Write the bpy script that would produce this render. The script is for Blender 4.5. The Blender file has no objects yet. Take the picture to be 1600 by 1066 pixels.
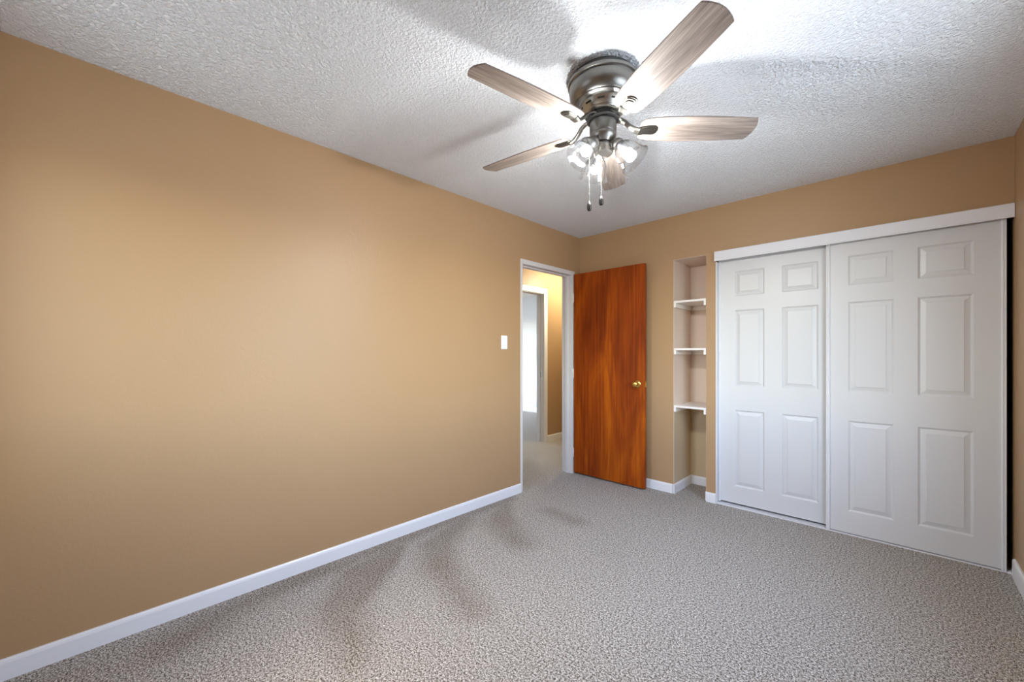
import bpy, bmesh, math
from mathutils import Vector, Matrix

PI = math.pi
sc = bpy.context.scene
COL = sc.collection

# ------------------------------------------------------------------ camera
F_PX, SHIFT_PX, YAW = 633.0, 20.0, math.radians(43.93)
cam_d = bpy.data.cameras.new('camera')
cam_d.sensor_width = 36.0
cam_d.lens = F_PX * 36.0 / 1600.0
cam_d.shift_y = SHIFT_PX / 1600.0
cam_d.clip_start = 0.02
cam = bpy.data.objects.new('camera', cam_d)
COL.objects.link(cam)
cam.location = (2.438, -3.555, 1.228)
cam.rotation_euler = (PI / 2, 0, YAW)
sc.camera = cam

# ------------------------------------------------------------------ light and exposure
SKY = 2.8           # brightness of the sky outside the windows
BULB = 800.0         # emission of the three fan bulbs
GROUND = (1.35, 1.55, 1.78, 1)  # radiance of the sunlit ground outside, before SKY
HALL_W = 22.0       # watts of the hall lamp
sc.view_settings.view_transform = 'Standard'
sc.view_settings.look = 'None'
sc.view_settings.gamma = 1.0
sc.view_settings.use_curve_mapping = False
sc.view_settings.exposure = 0.90

W, H, D = 2.887, 2.44, 4.0          # bedroom width, height, depth
WIN_ADDED = (0.35, 0.90, 0.95, 2.10)    # unseen window added in the front wall to brighten the back: x0 x1 z0 z1
R2X = -4.6                           # outer wall of the room across the hallway
WIN_R = (-2.35, -1.15, 0.80, 2.10)  # window in the right wall: y0 y1 z0 z1

world = bpy.data.worlds.new('world')
sc.world = world
world.use_nodes = True
nt = world.node_tree
nt.nodes.clear()
wo = nt.nodes.new('ShaderNodeOutputWorld')
bg = nt.nodes.new('ShaderNodeBackground')
sky = nt.nodes.new('ShaderNodeTexSky')
sky.sky_type = 'NISHITA'
sky.sun_disc = False
sky.sun_elevation = math.radians(50)
sky.sun_rotation = math.radians(200)
# sunlit ground below the horizon, sky above
tc = nt.nodes.new('ShaderNodeTexCoord')
sp = nt.nodes.new('ShaderNodeSeparateXYZ')
nt.links.new(tc.outputs['Generated'], sp.inputs[0])
mr = nt.nodes.new('ShaderNodeMapRange')
mr.inputs[1].default_value, mr.inputs[2].default_value = -0.02, 0.02
nt.links.new(sp.outputs[2], mr.inputs[0])
mx = nt.nodes.new('ShaderNodeMix')
mx.data_type = 'RGBA'
mx.inputs[6].default_value = GROUND
hs = nt.nodes.new('ShaderNodeHueSaturation')
hs.inputs['Saturation'].default_value = 0.85
nt.links.new(sky.outputs[0], hs.inputs['Color'])
nt.links.new(mr.outputs[0], mx.inputs[0])
nt.links.new(hs.outputs[0], mx.inputs[7])
nt.links.new(mx.outputs[2], bg.inputs[0])
bg.inputs[1].default_value = SKY
nt.links.new(bg.outputs[0], wo.inputs[0])
try:
    sc.cycles.max_bounces = 10
    sc.cycles.diffuse_bounces = 6
    sc.cycles.transparent_max_bounces = 16
    sc.cycles.caustics_reflective = False
    sc.cycles.caustics_refractive = False
    sc.cycles.sample_clamp_indirect = 6.0
except Exception:
    pass


def portal(name, loc, rot, sx, sy):
    l = bpy.data.lights.new(name, 'AREA')
    l.shape = 'RECTANGLE'
    l.size, l.size_y = sx, sy
    l.cycles.is_portal = True
    o = bpy.data.objects.new(name, l)
    COL.objects.link(o)
    o.location, o.rotation_euler = loc, rot
    return o


# daylight through the windows (portals only guide the sky light in)
x0, x1, z0, z1 = WIN_ADDED
portal('added_window_sky_portal', ((x0 + x1) / 2, -D - 0.10, (z0 + z1) / 2), (PI / 2, 0, 0), x1 - x0, z1 - z0)
y0, y1, z0, z1 = WIN_R
portal('window_sky_portal', (W + 0.10, (y0 + y1) / 2, (z0 + z1) / 2), (0, PI / 2, 0), z1 - z0, y1 - y0)
portal('far_window_sky_portal', (R2X - 0.09, 1.025, 1.225), (0, -PI / 2, 0), 1.65, 1.85)

hl = bpy.data.lights.new('hall_lamp_light', 'POINT')
hl.energy = HALL_W
hl.color = (1.0, 0.99, 0.76)
hl.shadow_soft_size = 0.10
hlo = bpy.data.objects.new('hall_lamp_light', hl)
COL.objects.link(hlo)
hlo.location = (-0.62, 1.15, 2.26)


# ------------------------------------------------------------------ materials
def srgb(r, g, b):
    def f(c):
        c /= 255.0
        return c / 12.92 if c <= 0.04045 else ((c + 0.055) / 1.055) ** 2.4
    return (f(r), f(g), f(b), 1.0)


class M:
    """tiny node-material helper"""
    def __init__(s, name, color=(0.8, 0.8, 0.8, 1), rough=0.5, metal=0.0, spec=0.5):
        s.m = bpy.data.materials.new(name)
        s.m.use_nodes = True
        s.t = s.m.node_tree
        s.n = s.t.nodes
        s.b = s.n['Principled BSDF']
        s.b.inputs['Base Color'].default_value = color
        s.b.inputs['Roughness'].default_value = rough
        s.b.inputs['Metallic'].default_value = metal
        s.b.inputs['Specular IOR Level'].default_value = spec
        s.tc = s.n.new('ShaderNodeTexCoord')

    def l(s, a, b):
        s.t.links.new(a, b)

    def mapping(s, scale=(1, 1, 1), rot=(0, 0, 0), src='Object', loc=(0, 0, 0)):
        mp = s.n.new('ShaderNodeMapping')
        mp.inputs['Scale'].default_value = scale
        mp.inputs['Rotation'].default_value = rot
        mp.inputs['Location'].default_value = loc
        s.l(s.tc.outputs[src], mp.inputs[0])
        return mp.outputs[0]

    def noise(s, vec, scale, detail=2.0, rough=0.5, dist=0.0):
        n = s.n.new('ShaderNodeTexNoise')
        n.inputs['Scale'].default_value = scale
        n.inputs['Detail'].default_value = detail
        n.inputs['Roughness'].default_value = rough
        n.inputs['Distortion'].default_value = dist
        s.l(vec, n.inputs['Vector'])
        return n.outputs['Fac']

    def voronoi(s, vec, scale, feature='F1', rnd=1.0):
        n = s.n.new('ShaderNodeTexVoronoi')
        n.feature = feature
        n.inputs['Scale'].default_value = scale
        n.inputs['Randomness'].default_value = rnd
        s.l(vec, n.inputs['Vector'])
        return n

    def ramp(s, fac, stops):
        r = s.n.new('ShaderNodeValToRGB')
        e = r.color_ramp.elements
        while len(e) < len(stops):
            e.new(0.5)
        for el, (p, c) in zip(e, stops):
            el.position, el.color = p, c
        s.l(fac, r.inputs[0])
        return r.outputs[0]

    def mix(s, a, b, fac, mode='MIX'):
        n = s.n.new('ShaderNodeMix')
        n.data_type = 'RGBA'
        n.blend_type = mode
        for v, i in ((fac, 0), (a, 6), (b, 7)):
            if hasattr(v, 'node'):
                s.l(v, n.inputs[i])
            else:
                n.inputs[i].default_value = v
        return n.outputs[2]

    def math(s, op, a, b=0.0, c=None, clamp=False):
        n = s.n.new('ShaderNodeMath')
        n.operation = op
        n.use_clamp = clamp
        for i, v in enumerate((a, b) if c is None else (a, b, c)):
            if hasattr(v, 'node'):
                s.l(v, n.inputs[i])
            else:
                n.inputs[i].default_value = v
        return n.outputs[0]

    def bump(s, h, strength, dist):
        b = s.n.new('ShaderNodeBump')
        b.inputs['Strength'].default_value = strength
        b.inputs['Distance'].default_value = dist
        s.l(h, b.inputs['Height'])
        s.l(b.outputs[0], s.b.inputs['Normal'])

    def color(s, c):
        s.l(c, s.b.inputs['Base Color'])


def paint(name, c, bump=0.25, rough=0.42, spec=0.3):
    m = M(name, c, rough, 0, spec)
    v = m.mapping(src='Object')
    big = m.noise(v, 1.3, 3)
    c2 = (c[0] * 0.93, c[1] * 0.915, c[2] * 0.89, 1)
    m.color(m.mix(c2, c, big))
    a = m.noise(v, 55, 3, 0.6)
    b = m.noise(v, 9, 2)
    m.bump(m.math('MULTIPLY', a, b), bump, 0.006)
    return m.m


TAN = srgb(176, 143, 106)
MAT = {}
MAT['tan'] = paint('tan_wall_paint', TAN)
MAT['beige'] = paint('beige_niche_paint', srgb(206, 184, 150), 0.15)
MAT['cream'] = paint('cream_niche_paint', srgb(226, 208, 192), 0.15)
MAT['far_white'] = paint('white_room_paint', srgb(225, 225, 226), 0.1)
MAT['closet_shaded'] = paint('closet_tan_shaded', srgb(120, 96, 72), 0.1)  # wall tan darkened to stand in for the shade inside the closet


def trim_paint(name, c, rough=0.32):
    m = M(name, c, rough, 0, 0.5)
    v = m.mapping()
    m.bump(m.noise(v, 60, 2), 0.06, 0.002)
    return m.m


MAT['trim'] = trim_paint('white_trim_paint', srgb(232, 232, 234))
MAT['jamb'] = trim_paint('grey_white_jamb_paint', srgb(212, 208, 205), 0.4)
MAT['shelf'] = trim_paint('shelf_paint', srgb(236, 230, 224), 0.4)
MAT['door_white'] = trim_paint('molded_door_paint', srgb(208, 208, 208), 0.38)
MAT['vinyl'] = M('glossy_white_vinyl', srgb(228, 228, 230), 0.18, 0, 0.5).m
MAT['plastic'] = M('white_plastic', srgb(240, 240, 245), 0.3, 0, 0.5).m


# popcorn ceiling
def mk_ceiling():
    m = M('popcorn_ceiling', srgb(243, 246, 249), 0.9, 0, 0.15)
    v = m.mapping()
    n1 = m.noise(v, 75, 3, 0.55, 0.4)
    r = m.ramp(n1, [(0.42, (0, 0, 0, 1)), (0.66, (1, 1, 1, 1))])
    vor = m.voronoi(v, 110, 'SMOOTH_F1')
    r2 = m.math('SUBTRACT', 0.8, vor.outputs['Distance'], clamp=True)
    h = m.math('ADD', r, m.math('MULTIPLY', r2, 0.6))
    m.bump(h, 0.9, 0.010)
    return m.m


MAT['ceiling'] = mk_ceiling()
MAT['ceiling_plain'] = paint('plain_ceiling', srgb(230, 226, 216), 0.3)


# carpet: speckled cut pile with vacuum swaths where the pile lies the other way
def mk_carpet():
    m = M('speckled_carpet', (0.4, 0.36, 0.33, 1), 1.0, 0, 0.05)
    v = m.mapping()
    n1 = m.noise(v, 290, 2, 0.7, 0.3)
    n2 = m.noise(v, 115, 2, 0.6)
    n = m.math('ADD', m.math('MULTIPLY', n1, 0.62), m.math('MULTIPLY', n2, 0.38))
    c = m.ramp(n, [(0.40, srgb(50, 41, 33)), (0.46, srgb(118, 107, 96)), (0.515, srgb(192, 184, 174)), (0.58, srgb(246, 243, 237))])
    # vacuum swaths: strokes on the floor where the pile leans the other way
    sep = m.n.new('ShaderNodeSeparateXYZ')
    m.l(m.mapping(), sep.inputs[0])
    wx = m.math('MULTIPLY', m.math('SUBTRACT', m.noise(v, 2.1, 2), 0.5), 0.14)
    wy = m.math('MULTIPLY', m.math('SUBTRACT', m.noise(m.mapping(loc=(7, 3, 0)), 2.1, 2), 0.5), 0.14)
    x, y = m.math('ADD', sep.outputs[0], wx), m.math('ADD', sep.outputs[1], wy)

    def stroke(x0, y0, x1, y1, r0, r1, soft):
        dx, dy = x1 - x0, y1 - y0
        l2 = dx * dx + dy * dy
        px, py = m.math('SUBTRACT', x, x0), m.math('SUBTRACT', y, y0)
        t = m.math('ADD', m.math('MULTIPLY', px, dx / l2), m.math('MULTIPLY', py, dy / l2), clamp=True)
        ex = m.math('SUBTRACT', px, m.math('MULTIPLY', t, dx))
        ey = m.math('SUBTRACT', py, m.math('MULTIPLY', t, dy))
        d = m.math('SQRT', m.math('ADD', m.math('MULTIPLY', ex, ex), m.math('MULTIPLY', ey, ey)))
        r = m.math('MULTIPLY_ADD', t, r1 - r0, r0)
        return m.math('MULTIPLY_ADD', m.math('SUBTRACT', r, d), 1.0 / soft, 0.5, clamp=True)
    k = None
    for st in ((0.10, -1.62, 0.30, -2.02, 0.06, 0.10, 0.10), (0.30, -2.02, 0.52, -2.17, 0.10, 0.11, 0.12), (0.52, -2.17, 0.95, -2.28, 0.10, 0.07, 0.16),
               (0.12, -2.22, 0.26, -2.50, 0.07, 0.13, 0.06), (0.26, -2.50, 0.50, -2.72, 0.13, 0.11, 0.08), (0.50, -2.72, 0.85, -2.82, 0.11, 0.05, 0.16),
               (0.10, -1.22, 0.34, -1.50, 0.05, 0.12, 0.10), (0.34, -1.50, 0.62, -1.62, 0.12, 0.10, 0.18),
               (0.04, -1.10, 0.05, -2.90, 0.06, 0.10, 0.10), (0.05, -2.90, 0.20, -3.30, 0.08, 0.10, 0.16), (0.45, -1.05, 0.72, -1.10, 0.04, 0.06, 0.16)):
        a = stroke(*st)
        k = a if k is None else m.math('MAXIMUM', k, a)
    patch = m.noise(v, 5.0, 3, 0.6)
    k = m.math('MULTIPLY', k, m.math('MULTIPLY_ADD', patch, 0.7, 0.45, clamp=True))
    dark = m.mix(c, (0.56, 0.50, 0.44, 1), 1.0, 'MULTIPLY')
    m.color(m.mix(c, dark, m.math('MULTIPLY', k, 0.75)))
    m.bump(n, 0.9, 0.012)
    return m.m


MAT['carpet'] = mk_carpet()


def wood(name, stops, grain_axis=2, scale=7.0, rough=0.35, spec=0.4, stretch=0.07, coat=0.0):
    m = M(name, (0.3, 0.1, 0.03, 1), rough, 0, spec)
    s = [scale] * 3
    s[grain_axis] = scale * stretch
    v = m.mapping(tuple(s))
    a = m.noise(v, 1.0, 4, 0.6, 1.2)
    s2 = [scale * 14] * 3
    s2[grain_axis] = scale * 0.35
    b = m.noise(m.mapping(tuple(s2)), 1.0, 3, 0.65)
    f = m.math('ADD', m.math('MULTIPLY', a, 0.62), m.math('MULTIPLY', b, 0.38))
    m.color(m.ramp(f, stops))
    m.bump(b, 0.08, 0.002)
    if coat:
        m.b.inputs['Coat Weight'].default_value = coat
        m.b.inputs['Coat Roughness'].default_value = 0.25
    return m.m


MAT['door_wood'] = wood('red_brown_stained_wood', [(0.34, srgb(100, 36, 6)), (0.50, srgb(142, 61, 8)), (0.66, srgb(182, 92, 12))], 2, 4.0, 0.45, 0.18, 0.2)
MAT['blade'] = wood('weathered_oak_blade', [(0.32, srgb(88, 78, 71)), (0.48, srgb(134, 121, 112)), (0.64, srgb(176, 162, 151))], 0, 16, 0.5, 0.25, 0.08)
MAT['raw_wood'] = wood('bare_wood', [(0.3, srgb(90, 66, 44)), (0.7, srgb(130, 98, 66))], 2, 8, 0.6)


def metal(name, c, rough, brushed=0.0):
    m = M(name, c, rough, 1.0)
    if brushed:
        m.bump(m.noise(m.mapping((4, 4, 160)), 1.0, 2), brushed, 0.001)
    return m.m


MAT['pewter'] = metal('brushed_pewter', srgb(136, 134, 130), 0.34, 0.15)
MAT['nickel'] = metal('satin_nickel', srgb(176, 172, 164), 0.33)
MAT['iron'] = metal('aged_pewter_bracket', srgb(108, 105, 98), 0.34)
MAT['chain'] = metal('dull_bead_chain', srgb(120, 118, 114), 0.6)
MAT['slot'] = M('dark_slot', srgb(22, 20, 18), 0.6).m
MAT['brass'] = metal('polished_brass', srgb(232, 196, 108), 0.16)
MAT['steel'] = metal('dull_steel', srgb(180, 176, 168), 0.35)
MAT['dark_pendant'] = M('dark_bronze_pendant', srgb(38, 34, 32), 0.35, 0.4).m
MAT['grass'] = paint('lawn', srgb(88, 98, 66), 0.4, 0.9)


def thin_glass(name, tint=(1, 1, 1, 1), base=0.05, edge=0.75, rough=0.03, seeds=0.0):
    m = bpy.data.materials.new(name)
    m.use_nodes = True
    t = m.node_tree
    t.nodes.clear()
    o = t.nodes.new('ShaderNodeOutputMaterial')
    tr = t.nodes.new('ShaderNodeBsdfTransparent')
    tr.inputs[0].default_value = tint
    gl = t.nodes.new('ShaderNodeBsdfGlossy')
    gl.inputs['Roughness'].default_value = rough
    lw = t.nodes.new('ShaderNodeLayerWeight')
    lw.inputs[0].default_value = 0.5
    mr = t.nodes.new('ShaderNodeMapRange')
    mr.inputs[1].default_value = 0.0
    mr.inputs[2].default_value = 1.0
    mr.inputs[3].default_value = base
    mr.inputs[4].default_value = edge
    pw = t.nodes.new('ShaderNodeMath')
    pw.operation = 'POWER'
    pw.inputs[1].default_value = 2.0
    t.links.new(lw.outputs['Facing'], pw.inputs[0])
    t.links.new(pw.outputs[0], mr.inputs[0])
    mx = t.nodes.new('ShaderNodeMixShader')
    t.links.new(mr.outputs[0], mx.inputs[0])
    t.links.new(tr.outputs[0], mx.inputs[1])
    t.links.new(gl.outputs[0], mx.inputs[2])
    if seeds:      # tiny bubbles in the glass scatter some light
        tl = t.nodes.new('ShaderNodeBsdfTranslucent')
        tl.inputs[0].default_value = (0.95, 0.95, 0.95, 1)
        tx = t.nodes.new('ShaderNodeTexCoord')
        no = t.nodes.new('ShaderNodeTexNoise')
        no.inputs['Scale'].default_value = 160
        t.links.new(tx.outputs['Object'], no.inputs['Vector'])
        mu = t.nodes.new('ShaderNodeMath')
        mu.operation = 'MULTIPLY'
        mu.inputs[1].default_value = seeds
        t.links.new(no.outputs['Fac'], mu.inputs[0])
        m2 = t.nodes.new('ShaderNodeMixShader')
        t.links.new(mu.outputs[0], m2.inputs[0])
        t.links.new(tr.outputs[0], m2.inputs[1])
        t.links.new(tl.outputs[0], m2.inputs[2])
        t.links.new(m2.outputs[0], mx.inputs[1])
    t.links.new(mx.outputs[0], o.inputs[0])
    return m


MAT['glass'] = thin_glass('clear_lamp_glass', (0.97, 0.97, 0.97, 1), 0.08, 0.90, 0.05, 0.0015)
MAT['pane'] = thin_glass('window_glass', (0.95, 0.96, 0.96, 1), 0.04, 0.6)


def mk_bulb():
    m = M('lit_bulb', (1, 1, 1, 1), 0.3)
    m.b.inputs['Emission Color'].default_value = (0.96, 0.985, 1.0, 1)
    m.b.inputs['Emission Strength'].default_value = BULB
    return m.m


MAT['bulb'] = mk_bulb()


# ------------------------------------------------------------------ mesh helpers
def link(name, bm, mat, parent=None, smooth=False, bevel=0.0, seg=2, label=None, kind=None):
    me = bpy.data.meshes.new(name)
    bmesh.ops.recalc_face_normals(bm, faces=bm.faces[:])
    bm.to_mesh(me)
    bm.free()
    me.materials.append(mat)
    if smooth:
        for p in me.polygons:
            p.use_smooth = True
    o = bpy.data.objects.new(name, me)
    COL.objects.link(o)
    if parent:
        o.parent = parent
    if bevel:
        b = o.modifiers.new('bevel', 'BEVEL')
        b.width, b.segments, b.limit_method = bevel, seg, 'ANGLE'
        b.angle_limit = math.radians(40)
    if smooth:
        try:
            me.set_sharp_from_angle(angle=math.radians(35))
        except Exception:
            pass
    if label:
        o['label'] = label
    if kind:
        o['kind'] = kind
    return o


def struct(o, label, cat):
    o['kind'] = 'structure'
    o['label'] = label
    o['category'] = cat
    return o


def empty(name, loc=(0, 0, 0), rz=0.0, label=None, cat=None, group=None):
    o = bpy.data.objects.new(name, None)
    COL.objects.link(o)
    o.empty_display_size = 0.05
    o.location = loc
    o.rotation_euler = (0, 0, rz)
    if label:
        o['label'] = label
    if cat:
        o['category'] = cat
    if group:
        o['group'] = group
    return o


def box(bm, x0, x1, y0, y1, z0, z1, mtx=None):
    vs = [bm.verts.new((x, y, z)) for x in (x0, x1) for y in (y0, y1) for z in (z0, z1)]
    for f in ((0, 1, 3, 2), (4, 6, 7, 5), (0, 4, 5, 1), (2, 3, 7, 6), (0, 2, 6, 4), (1, 5, 7, 3)):
        bm.faces.new([vs[i] for i in f])
    if mtx:
        for v in vs:
            v.co = mtx @ v.co
    return vs


def boxes(*bs):
    bm = bmesh.new()
    for b in bs:
        box(bm, *b)
    return bm


def slab_with_holes(axis, a0, a1, u0, u1, v0, v1, holes):
    """wall between a0..a1 on `axis` (0 = x, 1 = y), u the other horizontal axis, v = z; holes (u0,u1,v0,v1).
    One closed mesh without inner faces."""
    us = sorted({u0, u1, *[h[0] for h in holes], *[h[1] for h in holes]})
    vs = sorted({v0, v1, *[h[2] for h in holes], *[h[3] for h in holes]})
    bm = bmesh.new()
    cache = {}

    def V(a, u, v):
        k = (a, round(u, 5), round(v, 5))
        if k not in cache:
            cache[k] = bm.verts.new((a, u, v) if axis == 0 else (u, a, v))
        return cache[k]

    def solid(i, j):
        if not (0 <= i < len(us) - 1 and 0 <= j < len(vs) - 1):
            return False
        cu, cv = (us[i] + us[i + 1]) / 2, (vs[j] + vs[j + 1]) / 2
        return not any(h[0] < cu < h[1] and h[2] < cv < h[3] for h in holes)
    for i in range(len(us) - 1):
        for j in range(len(vs) - 1):
            if not solid(i, j):
                continue
            p = [(us[i], vs[j]), (us[i + 1], vs[j]), (us[i + 1], vs[j + 1]), (us[i], vs[j + 1])]
            for a in (a0, a1):
                bm.faces.new([V(a, *q) for q in p])
            for di, dj, e in ((0, -1, (0, 1)), (1, 0, (1, 2)), (0, 1, (2, 3)), (-1, 0, (3, 0))):
                if not solid(i + di, j + dj):
                    q0, q1 = p[e[0]], p[e[1]]
                    bm.faces.new([V(a0, *q0), V(a0, *q1), V(a1, *q1), V(a1, *q0)])
    return bm


def lathe(bm, prof, n=48, mtx=None, cap0=False, cap1=False):
    rings = []
    for r, z in prof:
        if r < 1e-6:
            rings.append([bm.verts.new((0, 0, z))])
        else:
            rings.append([bm.verts.new((r * math.cos(2 * PI * i / n), r * math.sin(2 * PI * i / n), z)) for i in range(n)])
    for a, b in zip(rings, rings[1:]):
        for i in range(n):
            j = (i + 1) % n
            if len(a) == 1 and len(b) == 1:
                continue
            if len(a) == 1:
                bm.faces.new((a[0], b[i], b[j]))
            elif len(b) == 1:
                bm.faces.new((a[i], b[0], a[j]))
            else:
                bm.faces.new((a[i], b[i], b[j], a[j]))
    if cap0 and len(rings[0]) > 1:
        bm.faces.new(rings[0])
    if cap1 and len(rings[-1]) > 1:
        bm.faces.new(rings[-1])
    if mtx:
        for ring in rings:
            for v in ring:
                v.co = mtx @ v.co
    return rings


def sweep(bm, pts, sect, up=Vector((0, 0, 1)), scales=None):
    """sweep closed 2D section (list of (side, up)) along pts; scales = (side, up) per point"""
    pts = [Vector(p) for p in pts]
    rings = []
    for i, p in enumerate(pts):
        t = (pts[min(i + 1, len(pts) - 1)] - pts[max(i - 1, 0)]).normalized()
        side = t.cross(up)
        if side.length < 1e-4:
            side = Vector((1, 0, 0))
        side.normalize()
        u = side.cross(t).normalized()
        s = scales[i] if scales else (1, 1)
        rings.append([bm.verts.new(p + side * a * s[0] + u * b * s[1]) for a, b in sect])
    n = len(sect)
    for a, b in zip(rings, rings[1:]):
        for i in range(n):
            j = (i + 1) % n
            bm.faces.new((a[i], a[j], b[j], b[i]))
    bm.faces.new(rings[0])
    bm.faces.new(rings[-1])


def circ(r, n=12):
    return [(r * math.cos(2 * PI * i / n), r * math.sin(2 * PI * i / n)) for i in range(n)]


# ------------------------------------------------------------------ shell
DOOR_Y0, DOOR_Y1, DOOR_H = -0.918, -0.100, 2.074     # rough opening in the left wall, frame included
FX = -1.16                                           # hall far wall
NX0, NX1, NZ, ND = 0.985, 1.262, 2.055, 0.40         # niche
CX0, CX1, CZ = 1.336, 2.8866, 2.045                   # closet opening
HY0, HY1 = -1.7, 2.9

bm = boxes((R2X - 0.1, W + 0.12, -D - 0.12, HY1 + 0.12, -0.12, 0.0), (W + 0.12, 3.5, -0.1, 0.9, -0.12, 0.0))
struct(link('floor', bm, MAT['carpet']), 'beige and brown speckled cut pile carpet covering the whole floor', 'carpet')

bm = boxes((-0.12, W + 0.12, -D - 0.12, 0.9, H, H + 0.1))
struct(link('ceiling', bm, MAT['ceiling']), 'white popcorn textured ceiling above the bedroom', 'ceiling')
bm = boxes((R2X - 0.1, -0.12, HY0 - 0.12, HY1 + 0.12, H, H + 0.1), (-0.12, 0.0, 0.9, HY1 + 0.12, H, H + 0.1))
struct(link('ceiling_hallway', bm, MAT['ceiling_plain']), 'plain white ceiling of the hallway past the doorway', 'ceiling')

bm = slab_with_holes(0, -0.12, 0.0, -D - 0.12, HY1, 0.0, H, [(DOOR_Y0, DOOR_Y1, 0.0, DOOR_H)])
struct(link('wall_left', bm, MAT['tan']), 'long blank tan painted wall with the doorway at its far end', 'wall')
bm = slab_with_holes(1, 0.0, 0.12, 0.0, W, 0.0, H, [(NX0, NX1, 0.0, NZ), (CX0, CX1, 0.0, CZ)])
struct(link('wall_back', bm, MAT['tan']), 'tan painted wall around the shelf niche and sliding closet doors', 'wall')
bm = slab_with_holes(0, W, W + 0.12, -D - 0.12, 0.0, 0.0, H, [WIN_R])
struct(link('wall_right', bm, MAT['tan']), 'tan wall meeting the closet at the dark right edge', 'wall')
bm = slab_with_holes(1, -D - 0.12, -D, 0.0, W, 0.0, H, [WIN_ADDED])
struct(link('wall_front', bm, MAT['tan']), 'tan wall behind the camera opposite the closet', 'wall')

# niche lining: sides, back and soffit, in cream
bm = boxes((NX0, NX0 + 0.003, 0.006, ND, 0, NZ), (NX1 - 0.003, NX1, 0.006, ND, 0, NZ),
           (NX0 - 0.01, NX1 + 0.01, ND, ND + 0.02, 0, NZ + 0.02), (NX0 - 0.01, NX0, 0.121, ND, 0, NZ + 0.02), (NX1, NX1 + 0.01, 0.121, ND, 0, NZ + 0.02),
           (NX0 + 0.003, NX1 - 0.003, 0.006, ND, NZ - 0.003, NZ), (NX0, NX1, 0.121, ND, NZ, NZ + 0.02))
struct(link('wall_niche', bm, MAT['cream']), 'pale cream lining of the narrow shelf niche', 'wall')
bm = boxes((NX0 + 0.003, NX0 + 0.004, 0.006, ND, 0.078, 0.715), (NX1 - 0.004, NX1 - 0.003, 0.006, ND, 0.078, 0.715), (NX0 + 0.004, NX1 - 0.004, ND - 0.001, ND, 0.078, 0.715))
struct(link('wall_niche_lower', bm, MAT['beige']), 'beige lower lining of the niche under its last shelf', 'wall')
# closet interior, its shade put into the wall colour
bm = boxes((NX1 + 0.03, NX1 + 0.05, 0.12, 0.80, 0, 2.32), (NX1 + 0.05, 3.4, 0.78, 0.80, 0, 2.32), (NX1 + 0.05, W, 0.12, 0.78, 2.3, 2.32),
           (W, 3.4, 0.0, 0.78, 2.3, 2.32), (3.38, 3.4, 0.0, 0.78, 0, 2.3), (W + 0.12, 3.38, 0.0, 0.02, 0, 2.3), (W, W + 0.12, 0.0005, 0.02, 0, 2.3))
struct(link('wall_closet', bm, MAT['closet_shaded']), 'unlit inner walls of the closet behind the sliding doors', 'wall')

# hall and far room
bm = slab_with_holes(0, FX - 0.12, FX, HY0, HY1, 0.0, H, [(0.04, 0.825, 0.0, 2.075)])
struct(link('wall_hallway', bm, MAT['tan']), 'warm lit tan hallway wall holding the second doorway', 'wall')
bm = boxes((FX, -0.12, HY0 - 0.1, HY0, 0, H), (FX, -0.12, 2.6, 2.7, 0, H))
struct(link('wall_hallway_end', bm, MAT['tan']), 'tan end walls of the hallway', 'wall')
bm = boxes((R2X, FX - 0.12, HY1, HY1 + 0.1, 0, H), (R2X, FX - 0.12, -0.9, -0.8, 0, H))
struct(link('wall_far_room', bm, MAT['far_white']), 'white daylit wall of the room across the hallway', 'wall')
bm = slab_with_holes(0, R2X - 0.1, R2X, -0.9, HY1 + 0.1, 0, H, [(0.10, 1.95, 0.40, 2.05)])
struct(link('wall_far_window', bm, MAT['far_white']), 'window wall of the room across the hallway', 'wall')

def window(name, axis, x, y0, y1, z0, z1, sgn, label):
    """axis 0: window in an x-wall (y0..y1 along y); axis 1: in a y-wall (y0..y1 along x)"""
    root = empty(name)
    struct(root, label, 'window')
    t, d = 0.045, 0.05
    xa, xb = sorted((x + sgn * 0.04, x + sgn * (0.04 + d)))
    ym = (y0 + y1) / 2

    def bb(*bs):
        return boxes(*[b if axis == 0 else (b[2], b[3], b[0], b[1], b[4], b[5]) for b in bs])
    link('window_frame', bb((xa, xb, y0, y0 + t, z0, z1), (xa, xb, y1 - t, y1, z0, z1), (xa, xb, y0 + t, y1 - t, z0, z0 + t),
         (xa, xb, y0 + t, y1 - t, z1 - t, z1), (xa + 0.005, xb - 0.005, ym - 0.025, ym + 0.025, z0 + t, z1 - t)), MAT['trim'], root)
    link('pane', bb(((xa + xb) / 2 - 0.002, (xa + xb) / 2 + 0.002, y0 + t, y1 - t, z0 + t, z1 - t)), MAT['pane'], root)
    xs = sorted((x, x - sgn * 0.03))
    link('window_sill', bb((xs[0], xs[1], y0 - 0.03, y1 + 0.03, z0 - 0.02, z0)), MAT['trim'], root, bevel=0.003)


window('window_1', 0, W, *WIN_R, 1, 'white framed slider window in the wall beside the camera')
window('window_3_added', 1, -D, *WIN_ADDED, -1, 'smaller white framed window added behind the camera to brighten the back')
window('window_2', 0, R2X, 0.10, 1.95, 0.40, 2.05, -1, 'white framed window lighting the room across the hallway')


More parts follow.
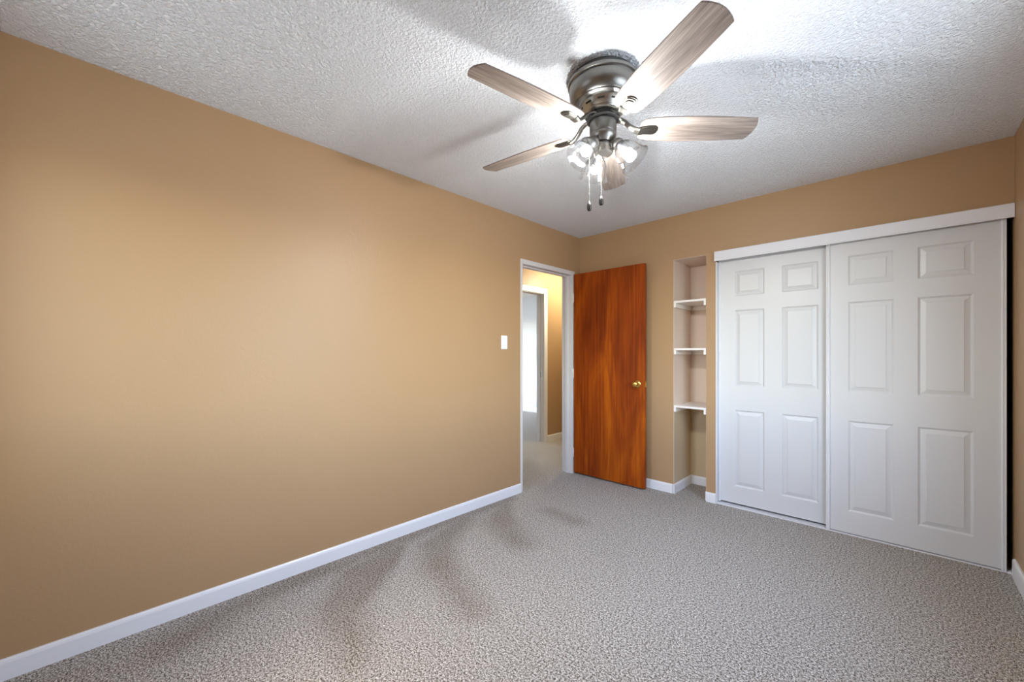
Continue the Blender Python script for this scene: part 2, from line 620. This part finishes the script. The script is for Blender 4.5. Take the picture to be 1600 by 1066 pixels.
# ------------------------------------------------------------------ baseboards
def baseboard(name, pts, label, h=0.08, t=0.013, parent=None):
    """pts: floor polyline with the room on its left side; profile with rounded top, mitred"""
    prof = [(0, 0), (t, 0), (t, h - 0.016), (t * 0.82, h - 0.006), (t * 0.45, h), (0, h)]
    P = [Vector((p[0], p[1])) for p in pts]
    n = len(P)
    dirs = [(P[i + 1] - P[i]).normalized() for i in range(n - 1)]
    nor = [Vector((-d.y, d.x)) for d in dirs]
    rows = []
    bm = bmesh.new()
    for i in range(n):
        if i == 0:
            m = nor[0]
        elif i == n - 1:
            m = nor[-1]
        else:
            m = (nor[i - 1] + nor[i])
            m = m / max(0.2, m.dot(nor[i]))
        rows.append([bm.verts.new((P[i].x + m.x * a, P[i].y + m.y * a, z)) for a, z in prof])
    for a, b in zip(rows, rows[1:]):
        for i in range(len(prof)):
            j = (i + 1) % len(prof)
            bm.faces.new((a[i], a[j], b[j], b[i]))
    bm.faces.new(rows[0])
    bm.faces.new(rows[-1])
    o = link(name, bm, MAT['trim'])
    return struct(o, label, 'baseboard')


baseboard('baseboard_left', [(0, DOOR_Y0 + 0.001), (0, -D)], 'long white baseboard along the blank tan wall')
baseboard('baseboard_back', [(NX0 - 0.001, 0.0), (0.006, 0.0)], 'white baseboard behind the open wooden door')
baseboard('baseboard_niche', [(NX1 - 0.003, 0.02), (NX1 - 0.003, ND), (NX0 + 0.003, ND), (NX0 + 0.003, -0.0125)], 'white baseboard wrapping inside the shelf niche')
baseboard('baseboard_closet', [(CX0 - 0.001, 0.0), (NX1 - 0.001, 0.0)], 'short white baseboard block between niche and closet')
baseboard('baseboard_right', [(W, -D), (W, -0.03)], 'white baseboard on the wall at the right edge', 0.10)
baseboard('baseboard_front', [(0.014, -D), (W - 0.014, -D)], 'white baseboard behind the camera')
baseboard('baseboard_hallway', [(FX, 2.6), (FX, 0.892)], 'warm lit white baseboard in the hallway')
baseboard('baseboard_far_room', [(FX - 0.13, HY1), (R2X, HY1)], 'white baseboard of the daylit far room', 0.09)


# ------------------------------------------------------------------ door frames
def frame_doorway(name, x0, x1, ya, yb, ztop, fa, fb, ft, label, proud=0.006, hx=None, stop=True):
    """jambs and head around an opening in an x-wall; fa/fb = face widths at the two sides, ft at the head"""
    root = empty(name)
    struct(root, label, 'door frame')
    X0, X1 = x0 - proud, x1 + proud
    link('jamb', boxes((X0, X1, ya, ya + fa, 0, ztop)), MAT['jamb'], root, bevel=0.002)
    link('jamb', boxes((X0, X1, yb - fb, yb, 0, ztop)), MAT['jamb'], root, bevel=0.002)
    link('head_jamb', boxes((X0, X1, ya + fa, yb - fb, ztop - ft, ztop)), MAT['jamb'], root, bevel=0.002)
    if stop:
        s0, s1 = hx
        st = 0.011
        link('door_stop', boxes((s0, s1, ya + fa, ya + fa + st, 0, ztop - ft), (s0, s1, yb - fb - st, yb - fb, 0, ztop - ft),
                                (s0, s1, ya + fa + st, yb - fb - st, ztop - ft - st, ztop - ft)), MAT['jamb'], root, bevel=0.002)
    return root


fr = frame_doorway('trim_1', -0.12, 0.0, DOOR_Y0, DOOR_Y1, DOOR_H, 0.026, 0.040, 0.042,
                   'white painted frame of the near doorway in the tan wall', hx=(-0.080, -0.045))
link('strike_plate', boxes((-0.034, -0.006, DOOR_Y0 + 0.026, DOOR_Y0 + 0.0275, 0.90, 0.96)), MAT['steel'], fr, label='small steel strike plate')
fr2 = empty('trim_2')
struct(fr2, 'cream casing and jamb of the second doorway across the hallway', 'door frame')
OY0, OY1, OZ = 0.04, 0.825, 2.075
link('jamb', boxes((FX - 0.12, FX, OY1 - 0.018, OY1, 0, OZ)), MAT['jamb'], fr2)
link('jamb', boxes((FX - 0.12, FX, OY0, OY0 + 0.018, 0, OZ)), MAT['jamb'], fr2)
link('head_jamb', boxes((FX - 0.12, FX, OY0 + 0.018, OY1 - 0.018, OZ - 0.018, OZ)), MAT['jamb'], fr2)
link('casing', boxes((FX, FX + 0.014, OY1 - 0.012, OY1 + 0.062, 0, OZ + 0.062), (FX, FX + 0.014, OY0 - 0.062, OY0 + 0.012, 0, OZ + 0.062),
                     (FX, FX + 0.014, OY0 + 0.012, OY1 - 0.012, OZ - 0.012, OZ + 0.062)), MAT['trim'], fr2, bevel=0.005, seg=3)
link('door_stop', boxes((FX - 0.085, FX - 0.05, OY1 - 0.029, OY1 - 0.018, 0, OZ - 0.018), (FX - 0.085, FX - 0.05, OY0 + 0.018, OY1 - 0.029, OZ - 0.029, OZ - 0.018)), MAT['jamb'], fr2)
link('strike_plate', boxes((FX - 0.045, FX - 0.015, OY1 - 0.0195, OY1 - 0.018, 0.90, 0.97)), MAT['steel'], fr2)

# ------------------------------------------------------------------ brown slab door, open against the back wall
door = empty('door_1', (0.012, -0.128, 0))
struct(door, 'reddish brown flush wooden door standing open beside the corner', 'door')
LW, LZ0, LZ1, LT = 0.768, 0.018, 2.040, 0.035
link('door_slab', boxes((0.004, LW, 0, LT, LZ0, LZ1)), MAT['door_wood'], door, bevel=0.002)
KX, KZ = LW - 0.07, 0.955
rotf = Matrix.Translation((KX, 0, KZ)) @ Matrix.Rotation(PI / 2, 4, 'X')       # +z of the lathe -> -y
kb = bmesh.new()
lathe(kb, [(0.0, 0.066), (0.012, 0.0655), (0.020, 0.063), (0.0255, 0.057), (0.027, 0.050), (0.0255, 0.043), (0.020, 0.036), (0.013, 0.031), (0.0115, 0.022), (0.0115, 0.0)], 32, rotf)
knob = link('door_knob', kb, MAT['brass'], door, True, label='round polished brass knob')
kb = bmesh.new()
lathe(kb, [(0.0115, 0.010), (0.020, 0.009), (0.029, 0.006), (0.0325, 0.002), (0.0325, 0.0)], 32, rotf, cap0=True)
link('rosette', kb, MAT['brass'], knob, True)
rotb = Matrix.Translation((KX, LT, KZ)) @ Matrix.Rotation(-PI / 2, 4, 'X')
kb = bmesh.new()
lathe(kb, [(0.0, 0.052), (0.018, 0.051), (0.025, 0.044), (0.025, 0.036), (0.018, 0.028), (0.0115, 0.022), (0.0115, 0.008), (0.031, 0.004), (0.031, 0.0)], 32, rotb)
link('door_knob', kb, MAT['brass'], door, True)
lp = link('latch_plate', boxes((LW, LW + 0.0015, 0.005, 0.030, KZ - 0.028, KZ + 0.028)), MAT['brass'], door, label='brass latch plate on the door edge')
kb = bmesh.new()
vs = box(kb, LW, LW + 0.012, 0.010, 0.025, KZ - 0.009, KZ + 0.009)
for v in vs:
    if v.co.x > LW + 0.006 and v.co.y > 0.02:
        v.co.x = LW + 0.003
link('latch_bolt', kb, MAT['brass'], lp, bevel=0.001)
for hz in (0.22, 1.03, 1.80):
    hb = bmesh.new()
    lathe(hb, [(0.0, 0.050), (0.004, 0.049), (0.0055, 0.045), (0.0055, -0.045), (0.004, -0.049), (0, -0.050)], 16, Matrix.Translation((-0.001, -0.006, hz)))
    box(hb, 0.001, 0.004, -0.001, 0.030, hz - 0.043, hz + 0.043)
    link('hinge', hb, MAT['jamb'], door, True, label='small painted butt hinge')

# ------------------------------------------------------------------ light switch
sw = empty('light_switch', (0.0, -1.122, 1.325), 0, 'small white toggle light switch plate on the tan wall beside the doorway', 'light switch')
link('cover_plate', boxes((0.0, 0.006, -0.036, 0.036, -0.058, 0.058)), MAT['plastic'], sw, bevel=0.003, seg=3)
tb = bmesh.new()
box(tb, 0.0, 0.008, -0.0055, 0.0055, -0.013, 0.013)
box(tb, 0.004, 0.017, -0.0042, 0.0042, -0.0045, 0.0045, Matrix.Rotation(0.45, 4, 'Y'))
link('toggle', tb, MAT['plastic'], sw, bevel=0.001)
for s in (-1, 1):
    sb = bmesh.new()
    lathe(sb, [(0.0, 0.0078), (0.0026, 0.0074), (0.0032, 0.006)], 12, Matrix.Translation((0, 0, s * 0.030)) @ Matrix.Rotation(PI / 2, 4, 'Y'))
    link('screw', sb, MAT['steel'], sw, True)

# ------------------------------------------------------------------ niche shelves
SH = ((1.692, 'upper', 'top white shelf of the narrow niche, underside showing'),
      (1.277, 'middle', 'middle white shelf of the narrow niche at eye height'),
      (0.775, 'lower', 'lowest white shelf of the narrow niche, top surface showing'))
for zt, _, lab in SH:
    s = empty('niche_shelf', ((NX0 + NX1) / 2, 0.0, zt), 0, lab, 'shelf', 'white shelves in the niche')
    hw = (NX1 - NX0) / 2 - 0.0035
    link('shelf_board', boxes((-hw, hw, 0.000, ND - 0.005, -0.018, 0)), MAT['shelf'], s, bevel=0.002)
    for a in (-1, 1):
        x0_, x1_ = sorted((a * hw, a * (hw - 0.019)))
        link('cleat', boxes((x0_, x1_, 0.001, ND - 0.025, -0.056, -0.0182)), MAT['shelf'], s, bevel=0.001)
    link('cleat', boxes((-hw + 0.02, hw - 0.02, ND - 0.024, ND - 0.005, -0.056, -0.0182)), MAT['shelf'], s, bevel=0.001)


# ------------------------------------------------------------------ sliding closet doors
def panel_slab(w, z0, z1, th, cols, rows):
    """front at y=0 facing -y; six moulded panels at cols x rows (local coordinates)"""
    bm = bmesh.new()
    us = sorted({0.0, w, *[c for q in cols for c in q]})
    vs = sorted({z0, z1, *[c for q in rows for c in q]})
    steps = [(0.0, 0.0), (0.005, 0.0035), (0.010, 0.0085), (0.014, 0.0085), (0.036, 0.0022), (0.0375, 0.0)]

    def rect(a, b, c, d, ins, y):
        return [bm.verts.new(p) for p in ((a + ins, y, c + ins), (b - ins, y, c + ins), (b - ins, y, d - ins), (a + ins, y, d - ins))]
    for i in range(len(us) - 1):
        for j in range(len(vs) - 1):
            a, b, c, d = us[i], us[i + 1], vs[j], vs[j + 1]
            if (a, b) in cols and (c, d) in rows:
                prev = rect(a, b, c, d, 0, 0)
                for ins, y in steps[1:]:
                    nx = rect(a, b, c, d, ins, y)
                    for k in range(4):
                        bm.faces.new((prev[k], prev[(k + 1) % 4], nx[(k + 1) % 4], nx[k]))
                    prev = nx
                bm.faces.new(prev)
            else:
                bm.faces.new(rect(a, b, c, d, 0, 0))
    # sides and back
    def q(*p):
        bm.faces.new([bm.verts.new(v) for v in p])
    q((0, th, z0), (w, th, z0), (w, th, z1), (0, th, z1))
    q((0, 0, z0), (0, th, z0), (0, th, z1), (0, 0, z1))
    q((w, 0, z0), (w, 0, z1), (w, th, z1), (w, th, z0))
    q((0, 0, z1), (0, th, z1), (w, th, z1), (w, 0, z1))
    q((0, 0, z0), (w, 0, z0), (w, th, z0), (0, th, z0))
    bmesh.ops.remove_doubles(bm, verts=bm.verts[:], dist=1e-5)
    return bm


def sliding_door(name, x0, x1, yf, z0, z1, colsW, rowsW, label, lt, rt):
    root = empty(name, (x0, yf, 0))
    struct(root, label, 'closet door')
    w = x1 - x0
    cols = [(a - x0, b - x0) for a, b in colsW]
    link('door_panel', panel_slab(w, z0, z1, 0.026, cols, rowsW), MAT['door_white'], root)
    for a, b in ((0, lt), (w - rt, w)):      # vinyl edge channels wrapping the slab edges
        cb = bmesh.new()
        sec = [(a, 0.029), (a, -0.007), (a + 0.002, -0.010), (a + (b - a) * .38, -0.010), (a + (b - a) * .5, -0.0045), (a + (b - a) * .62, -0.010), (b - 0.002, -0.010), (b, -0.007), (b, 0.029)]
        lo = [cb.verts.new((x, y, z0 - 0.006)) for x, y in sec]
        hi = [cb.verts.new((x, y, z1 + 0.003)) for x, y in sec]
        for i in range(len(sec)):
            j = (i + 1) % len(sec)
            cb.faces.new((lo[i], lo[j], hi[j], hi[i]))
        cb.faces.new(lo)
        cb.faces.new(hi)
        link('edge_channel', cb, MAT['vinyl'], root, label='glossy vertical vinyl edge channel')
    return root


RROWS = [(0.160, 0.775), (0.968, 1.580), (1.692, 1.893)]
sliding_door('door_2', 1.343, 2.105, 0.050, 0.022, 2.010, [(1.462, 1.671), (1.785, 2.006)], RROWS,
             'six panel white sliding closet door next to the shelf niche', 0.016, 0.02)
sliding_door('door_3', 2.055, 2.860, 0.010, 0.012, 2.010, [(2.173, 2.399), (2.507, 2.738)], RROWS,
             'six panel white sliding closet door in front, next to the dark gap', 0.021, 0.019)
# header fascia of the track
hb = bmesh.new()
sec = [(-0.026, 2.062), (-0.030, 2.058), (-0.030, 1.992), (-0.034, 1.988), (-0.034, 1.982), (-0.026, 1.982), (-0.026, 2.045), (0.0, 2.045), (0.0, 2.062)]
a = [hb.verts.new((CX0 - 0.004, y, z)) for y, z in sec]
b = [hb.verts.new((W - 0.003, y, z)) for y, z in sec]
for i in range(len(sec)):
    j = (i + 1) % len(sec)
    hb.faces.new((a[i], a[j], b[j], b[i]))
hb.faces.new(a)
hb.faces.new(b)
hd = struct(link('trim_3', hb, MAT['vinyl']), 'white track fascia running across the top of the closet', 'closet track')
link('upper_track', boxes((CX0, CX1, 0.006, 0.085, CZ - 0.008, CZ)), MAT['vinyl'], hd)
struct(link('trim_4', boxes((CX0, CX1 , 0.002, 0.085, 0.0, 0.006)), MAT['vinyl']), 'thin white floor track under the closet doors', 'floor track')
link('floor_guide', boxes((2.865, 2.878, -0.012, 0.03, 0.0, 0.012)), MAT['plastic'], bpy.data.objects['trim_4'], bevel=0.002)
struct(link('trim_5', boxes((CX0 - 0.0, CX0 + 0.006, -0.004, 0.118, 0.0, 1.981)), MAT['vinyl']), 'thin white vertical strip at the niche side of the closet', 'closet jamb')
# bit of bare lumber seen inside the closet gap
link('wood_block', boxes((2.889, 2.930, 0.19, 0.23, 0.0, 0.067)), MAT['raw_wood'])
wb = bpy.data.objects['wood_block']
wb['label'] = 'brown wood block low in the dark gap of the closet'
wb['category'] = 'wood block'

# ------------------------------------------------------------------ ceiling fan
FC = Vector((1.494, -2.001, H))
fan = empty('ceiling_fan', FC, 0, 'pewter flush mount ceiling fan with five weathered wood blades and glass lamps', 'ceiling fan')

hb = bmesh.new()
lathe(hb, [(0.0, 0.0), (0.128, 0.0), (0.128, -0.022), (0.148, -0.026), (0.152, -0.031), (0.151, -0.042), (0.144, -0.046), (0.146, -0.050),
           (0.1465, -0.060), (0.145, -0.080), (0.138, -0.100), (0.126, -0.114), (0.119, -0.118), (0.120, -0.122), (0.112, -0.127), (0.104, -0.129), (0.0, -0.129)], 72)
link('motor_housing', hb, MAT['pewter'], fan, True, label='stepped dark pewter bell housing against the ceiling')
hb = bmesh.new()
lathe(hb, [(0.0, -0.128), (0.098, -0.128), (0.097, -0.134), (0.088, -0.152), (0.081, -0.160), (0.083, -0.163), (0.080, -0.168), (0.072, -0.170), (0.074, -0.174), (0.0, -0.175)], 72)
band = link('vent_band', hb, MAT['nickel'], fan, True, label='bright slotted metal band under the housing')
for k in range(10):
    ang = 2 * PI * k / 10 + 0.15
    mt = Matrix.Rotation(ang, 4, 'Z') @ Matrix.Translation((0.0925, 0, -0.143)) @ Matrix.Rotation(0.47, 4, 'Y')
    slot_b = bmesh.new()
    box(slot_b, -0.0022, 0.0012, -0.014, 0.014, -0.0035, 0.0035, mt)
    link('vent_slot', slot_b, MAT['slot'], band)
hb = bmesh.new()
lathe(hb, [(0.0, -0.174), (0.066, -0.174), (0.070, -0.177), (0.070, -0.192), (0.062, -0.196), (0.0, -0.196)], 48)
link('flywheel', hb, MAT['slot'], fan, True)
hb = bmesh.new()
lathe(hb, [(0.0, -0.195), (0.050, -0.195), (0.056, -0.199), (0.0575, -0.206), (0.0575, -0.246), (0.0555, -0.251), (0.057, -0.255), (0.056, -0.268), (0.048, -0.280), (0.036, -0.290), (0.0, -0.292)], 56)
link('switch_housing', hb, MAT['pewter'], fan, True)
hb = bmesh.new()
lathe(hb, [(0.0, -0.291), (0.030, -0.291), (0.034, -0.297), (0.036, -0.318), (0.033, -0.328), (0.040, -0.331), (0.041, -0.337), (0.030, -0.343), (0.012, -0.347), (0.006, -0.352), (0.007, -0.358), (0.0, -0.362)], 40)
kit = link('light_kit_hub', hb, MAT['nickel'], fan, True)

# blades
BR0, BR1, PITCH = 0.165, 0.652, math.radians(12.5)
BZ = -0.229


def blade_outline():
    pts = []
    half = [(0.158, 0.0), (0.158, 0.034), (0.162, 0.046), (0.174, 0.056), (0.205, 0.0630), (0.26, 0.0680), (0.33, 0.0705), (0.42, 0.0705),
            (0.52, 0.0675), (0.60, 0.0632), (0.642, 0.0605), (0.6500, 0.046), (0.6565, 0.028), (0.6600, 0.012), (0.6605, 0.0)]
    pts = [(r, y) for r, y in half] + [(r, -y) for r, y in half[-2:0:-1]]
    return pts


def make_blade():
    bm = bmesh.new()
    pts = blade_outline()
    t = 0.0055
    lo = [bm.verts.new((r, y, -t / 2)) for r, y in pts]
    hi = [bm.verts.new((r, y, t / 2)) for r, y in pts]
    bm.faces.new(lo)
    bm.faces.new(hi)
    for i in range(len(pts)):
        j = (i + 1) % len(pts)
        bm.faces.new((lo[i], lo[j], hi[j], hi[i]))
    return link('blade', bm, MAT['blade'], None, bevel=0.0012)


def make_iron():
    """curved bracket: arm from the flywheel down and out, ending in a shield plate under the blade; blade frame of reference"""
    bm = bmesh.new()
    dz = -0.184 - BZ
    pts = [(0.060, 0, dz), (0.080, 0, dz - 0.001), (0.100, 0, dz - 0.012), (0.118, 0, dz - 0.032), (0.136, 0, dz - 0.047), (0.156, 0, -0.013), (0.175, 0, -0.0095)]
    sect = [(-1, -0.5), (-0.55, -1), (0.55, -1), (1, -0.5), (1, 0.6), (-1, 0.6)]
    sc_ = [(0.016, 0.005), (0.015, 0.005), (0.013, 0.006), (0.012, 0.0065), (0.014, 0.006), (0.019, 0.005), (0.023, 0.004)]
    sweep(bm, pts, sect, scales=sc_)
    # shield plate, stepped
    def plate(s, z0, z1):
        out = [(0.150, 0.012), (0.163, 0.020), (0.180, 0.0245), (0.205, 0.0275), (0.224, 0.026), (0.234, 0.016), (0.238, 0.0)]
        cxx = 0.195
        full = out + [(r, -y) for r, y in out[-2::-1]]
        full = [(cxx + (r - cxx) * s, y * s) for r, y in full]
        lo = [bm.verts.new((r, y, z0)) for r, y in full]
        hi = [bm.verts.new((r, y, z1)) for r, y in full]
        bm.faces.new(lo)
        bm.faces.new(hi)
        for i in range(len(full)):
            j = (i + 1) % len(full)
            bm.faces.new((lo[i], lo[j], hi[j], hi[i]))
    plate(1.0, -0.0065, -0.0029)
    plate(0.86, -0.0095, -0.0060)
    plate(0.66, -0.0125, -0.0092)
    return link('blade_iron', bm, MAT['iron'], None, bevel=0.0012)


b0 = make_blade()
i0 = make_iron()
for k in range(5):
    bl = b0 if k == 0 else b0.copy()
    ir = i0 if k == 0 else i0.copy()
    if k:
        COL.objects.link(bl)
        COL.objects.link(ir)
    bl.parent = fan
    bl.location = (0, 0, BZ)
    # positive tangential edge lower
    bl.rotation_mode = 'QUATERNION'
    az = math.radians(43.4 + 72 * k)
    bl.rotation_quaternion = (Matrix.Rotation(az, 4, 'Z') @ Matrix.Rotation(-PITCH, 4, 'X')).to_quaternion()
    ir.parent = bl
    ir.rotation_mode = 'XYZ'

# lamps: curved arm > fitter cup, glass shade, bulb
LAMP_AZ = (141.0, 261.0, 21.0)
TILT = math.radians(41)
NECK = Vector((0.060, 0, -0.302))


def lamp_axis(p):
    """local point on the lamp axis, distance p from the neck"""
    return NECK + Vector((math.sin(TILT), 0, -math.cos(TILT))) * p


lm = Matrix.Translation(NECK) @ Matrix.Rotation(PI - TILT, 4, 'Y')      # lathe +z runs out of the neck
ab = bmesh.new()
sweep(ab, [(0.020, 0, -0.320), (0.034, 0, -0.329), (0.044, 0, -0.324), (0.047, 0, -0.308), (0.047, 0, -0.294), (0.050, 0, -0.288)], circ(0.006, 10))
arm0 = link('lamp_arm', ab, MAT['nickel'], None, True)
fb = bmesh.new()
lathe(fb, [(0.0, -0.018), (0.014, -0.017), (0.021, -0.010), (0.0245, 0.0), (0.0265, 0.004), (0.0265, 0.012), (0.022, 0.012), (0.0, 0.011)], 32, lm)
cup0 = link('fitter_cup', fb, MAT['nickel'], None, True)
gb = bmesh.new()
GP = [(0.0255, 0.004), (0.0265, 0.014), (0.032, 0.024), (0.042, 0.036), (0.0490, 0.052), (0.0530, 0.070), (0.0565, 0.090), (0.0630, 0.108), (0.0680, 0.114)]
inner = [(r - 0.0022, z) for r, z in GP]
lathe(gb, GP + [(0.0686, 0.1155), (0.0668, 0.1165)] + inner[::-1], 56, lm)
gl0 = link('glass_shade', gb, MAT['glass'], None, True, label='clear seeded glass bell shade')
bb = bmesh.new()
lathe(bb, [(0.0, 0.0930), (0.008, 0.0915), (0.0155, 0.0870), (0.0210, 0.0790), (0.0228, 0.0700), (0.0222, 0.0640)], 20, lm)
bu0 = link('bulb', bb, MAT['bulb'], None, True, label='glowing white bulb dome')
bb = bmesh.new()
lathe(bb, [(0.0228, 0.0640), (0.0200, 0.0540), (0.0150, 0.0430), (0.0125, 0.0340)], 20, lm, cap0=True)  # opaque neck added to keep bulb light off the nearby ceiling
bs0 = link('bulb_base', bb, MAT['plastic'], None, True, label='opaque white bulb neck, added to hold light off the ceiling')
sb_ = bmesh.new()
lathe(sb_, [(0.0125, 0.036), (0.0125, 0.012), (0.0, 0.012)], 20, lm)
so0 = link('socket', sb_, MAT['plastic'], None, True)
for k, azd in enumerate(LAMP_AZ):
    src = (arm0, cup0, gl0, bu0, bs0, so0)
    cps = src if k == 0 else tuple(o.copy() for o in src)
    for i, o in enumerate(cps):
        if k:
            COL.objects.link(o)
        o.parent = fan if i == 0 else cps[0]
    cps[0].rotation_euler = (0, 0, math.radians(azd))

# pull chains: bead chain with dark pendant
U = Vector((math.cos(YAW), math.sin(YAW), 0))     # sideways across the fan


def chain(off, ztop, zend):
    bm = bmesh.new()
    n = int((ztop - zend) / 0.0075)
    for i in range(n):
        mt = Matrix.Translation((0, 0, ztop - i * 0.0075))
        bmesh.ops.create_icosphere(bm, subdivisions=1, radius=0.0021, matrix=mt)
    sweep(bm, [(0, 0, ztop), (0, 0, zend)], circ(0.0009, 6), up=Vector((1, 0, 0)))
    c = link('pull_chain', bm, MAT['chain'], fan, True)
    c.location = off
    pb = bmesh.new()
    lathe(pb, [(0.0, zend + 0.002), (0.003, zend), (0.0045, zend - 0.004), (0.0085, zend - 0.010), (0.0095, zend - 0.018), (0.0095, zend - 0.034), (0.007, zend - 0.040), (0.0, zend - 0.042)], 20)
    link('pendant', pb, MAT['dark_pendant'], c, True, label='dark oval pull at the chain end')


chain(tuple(-U * 0.060 + Vector((0, 0, 0))), -0.262, -0.545)
chain(tuple(-U * 0.008 + Vector((0.0, 0, 0))), -0.360, -0.520)
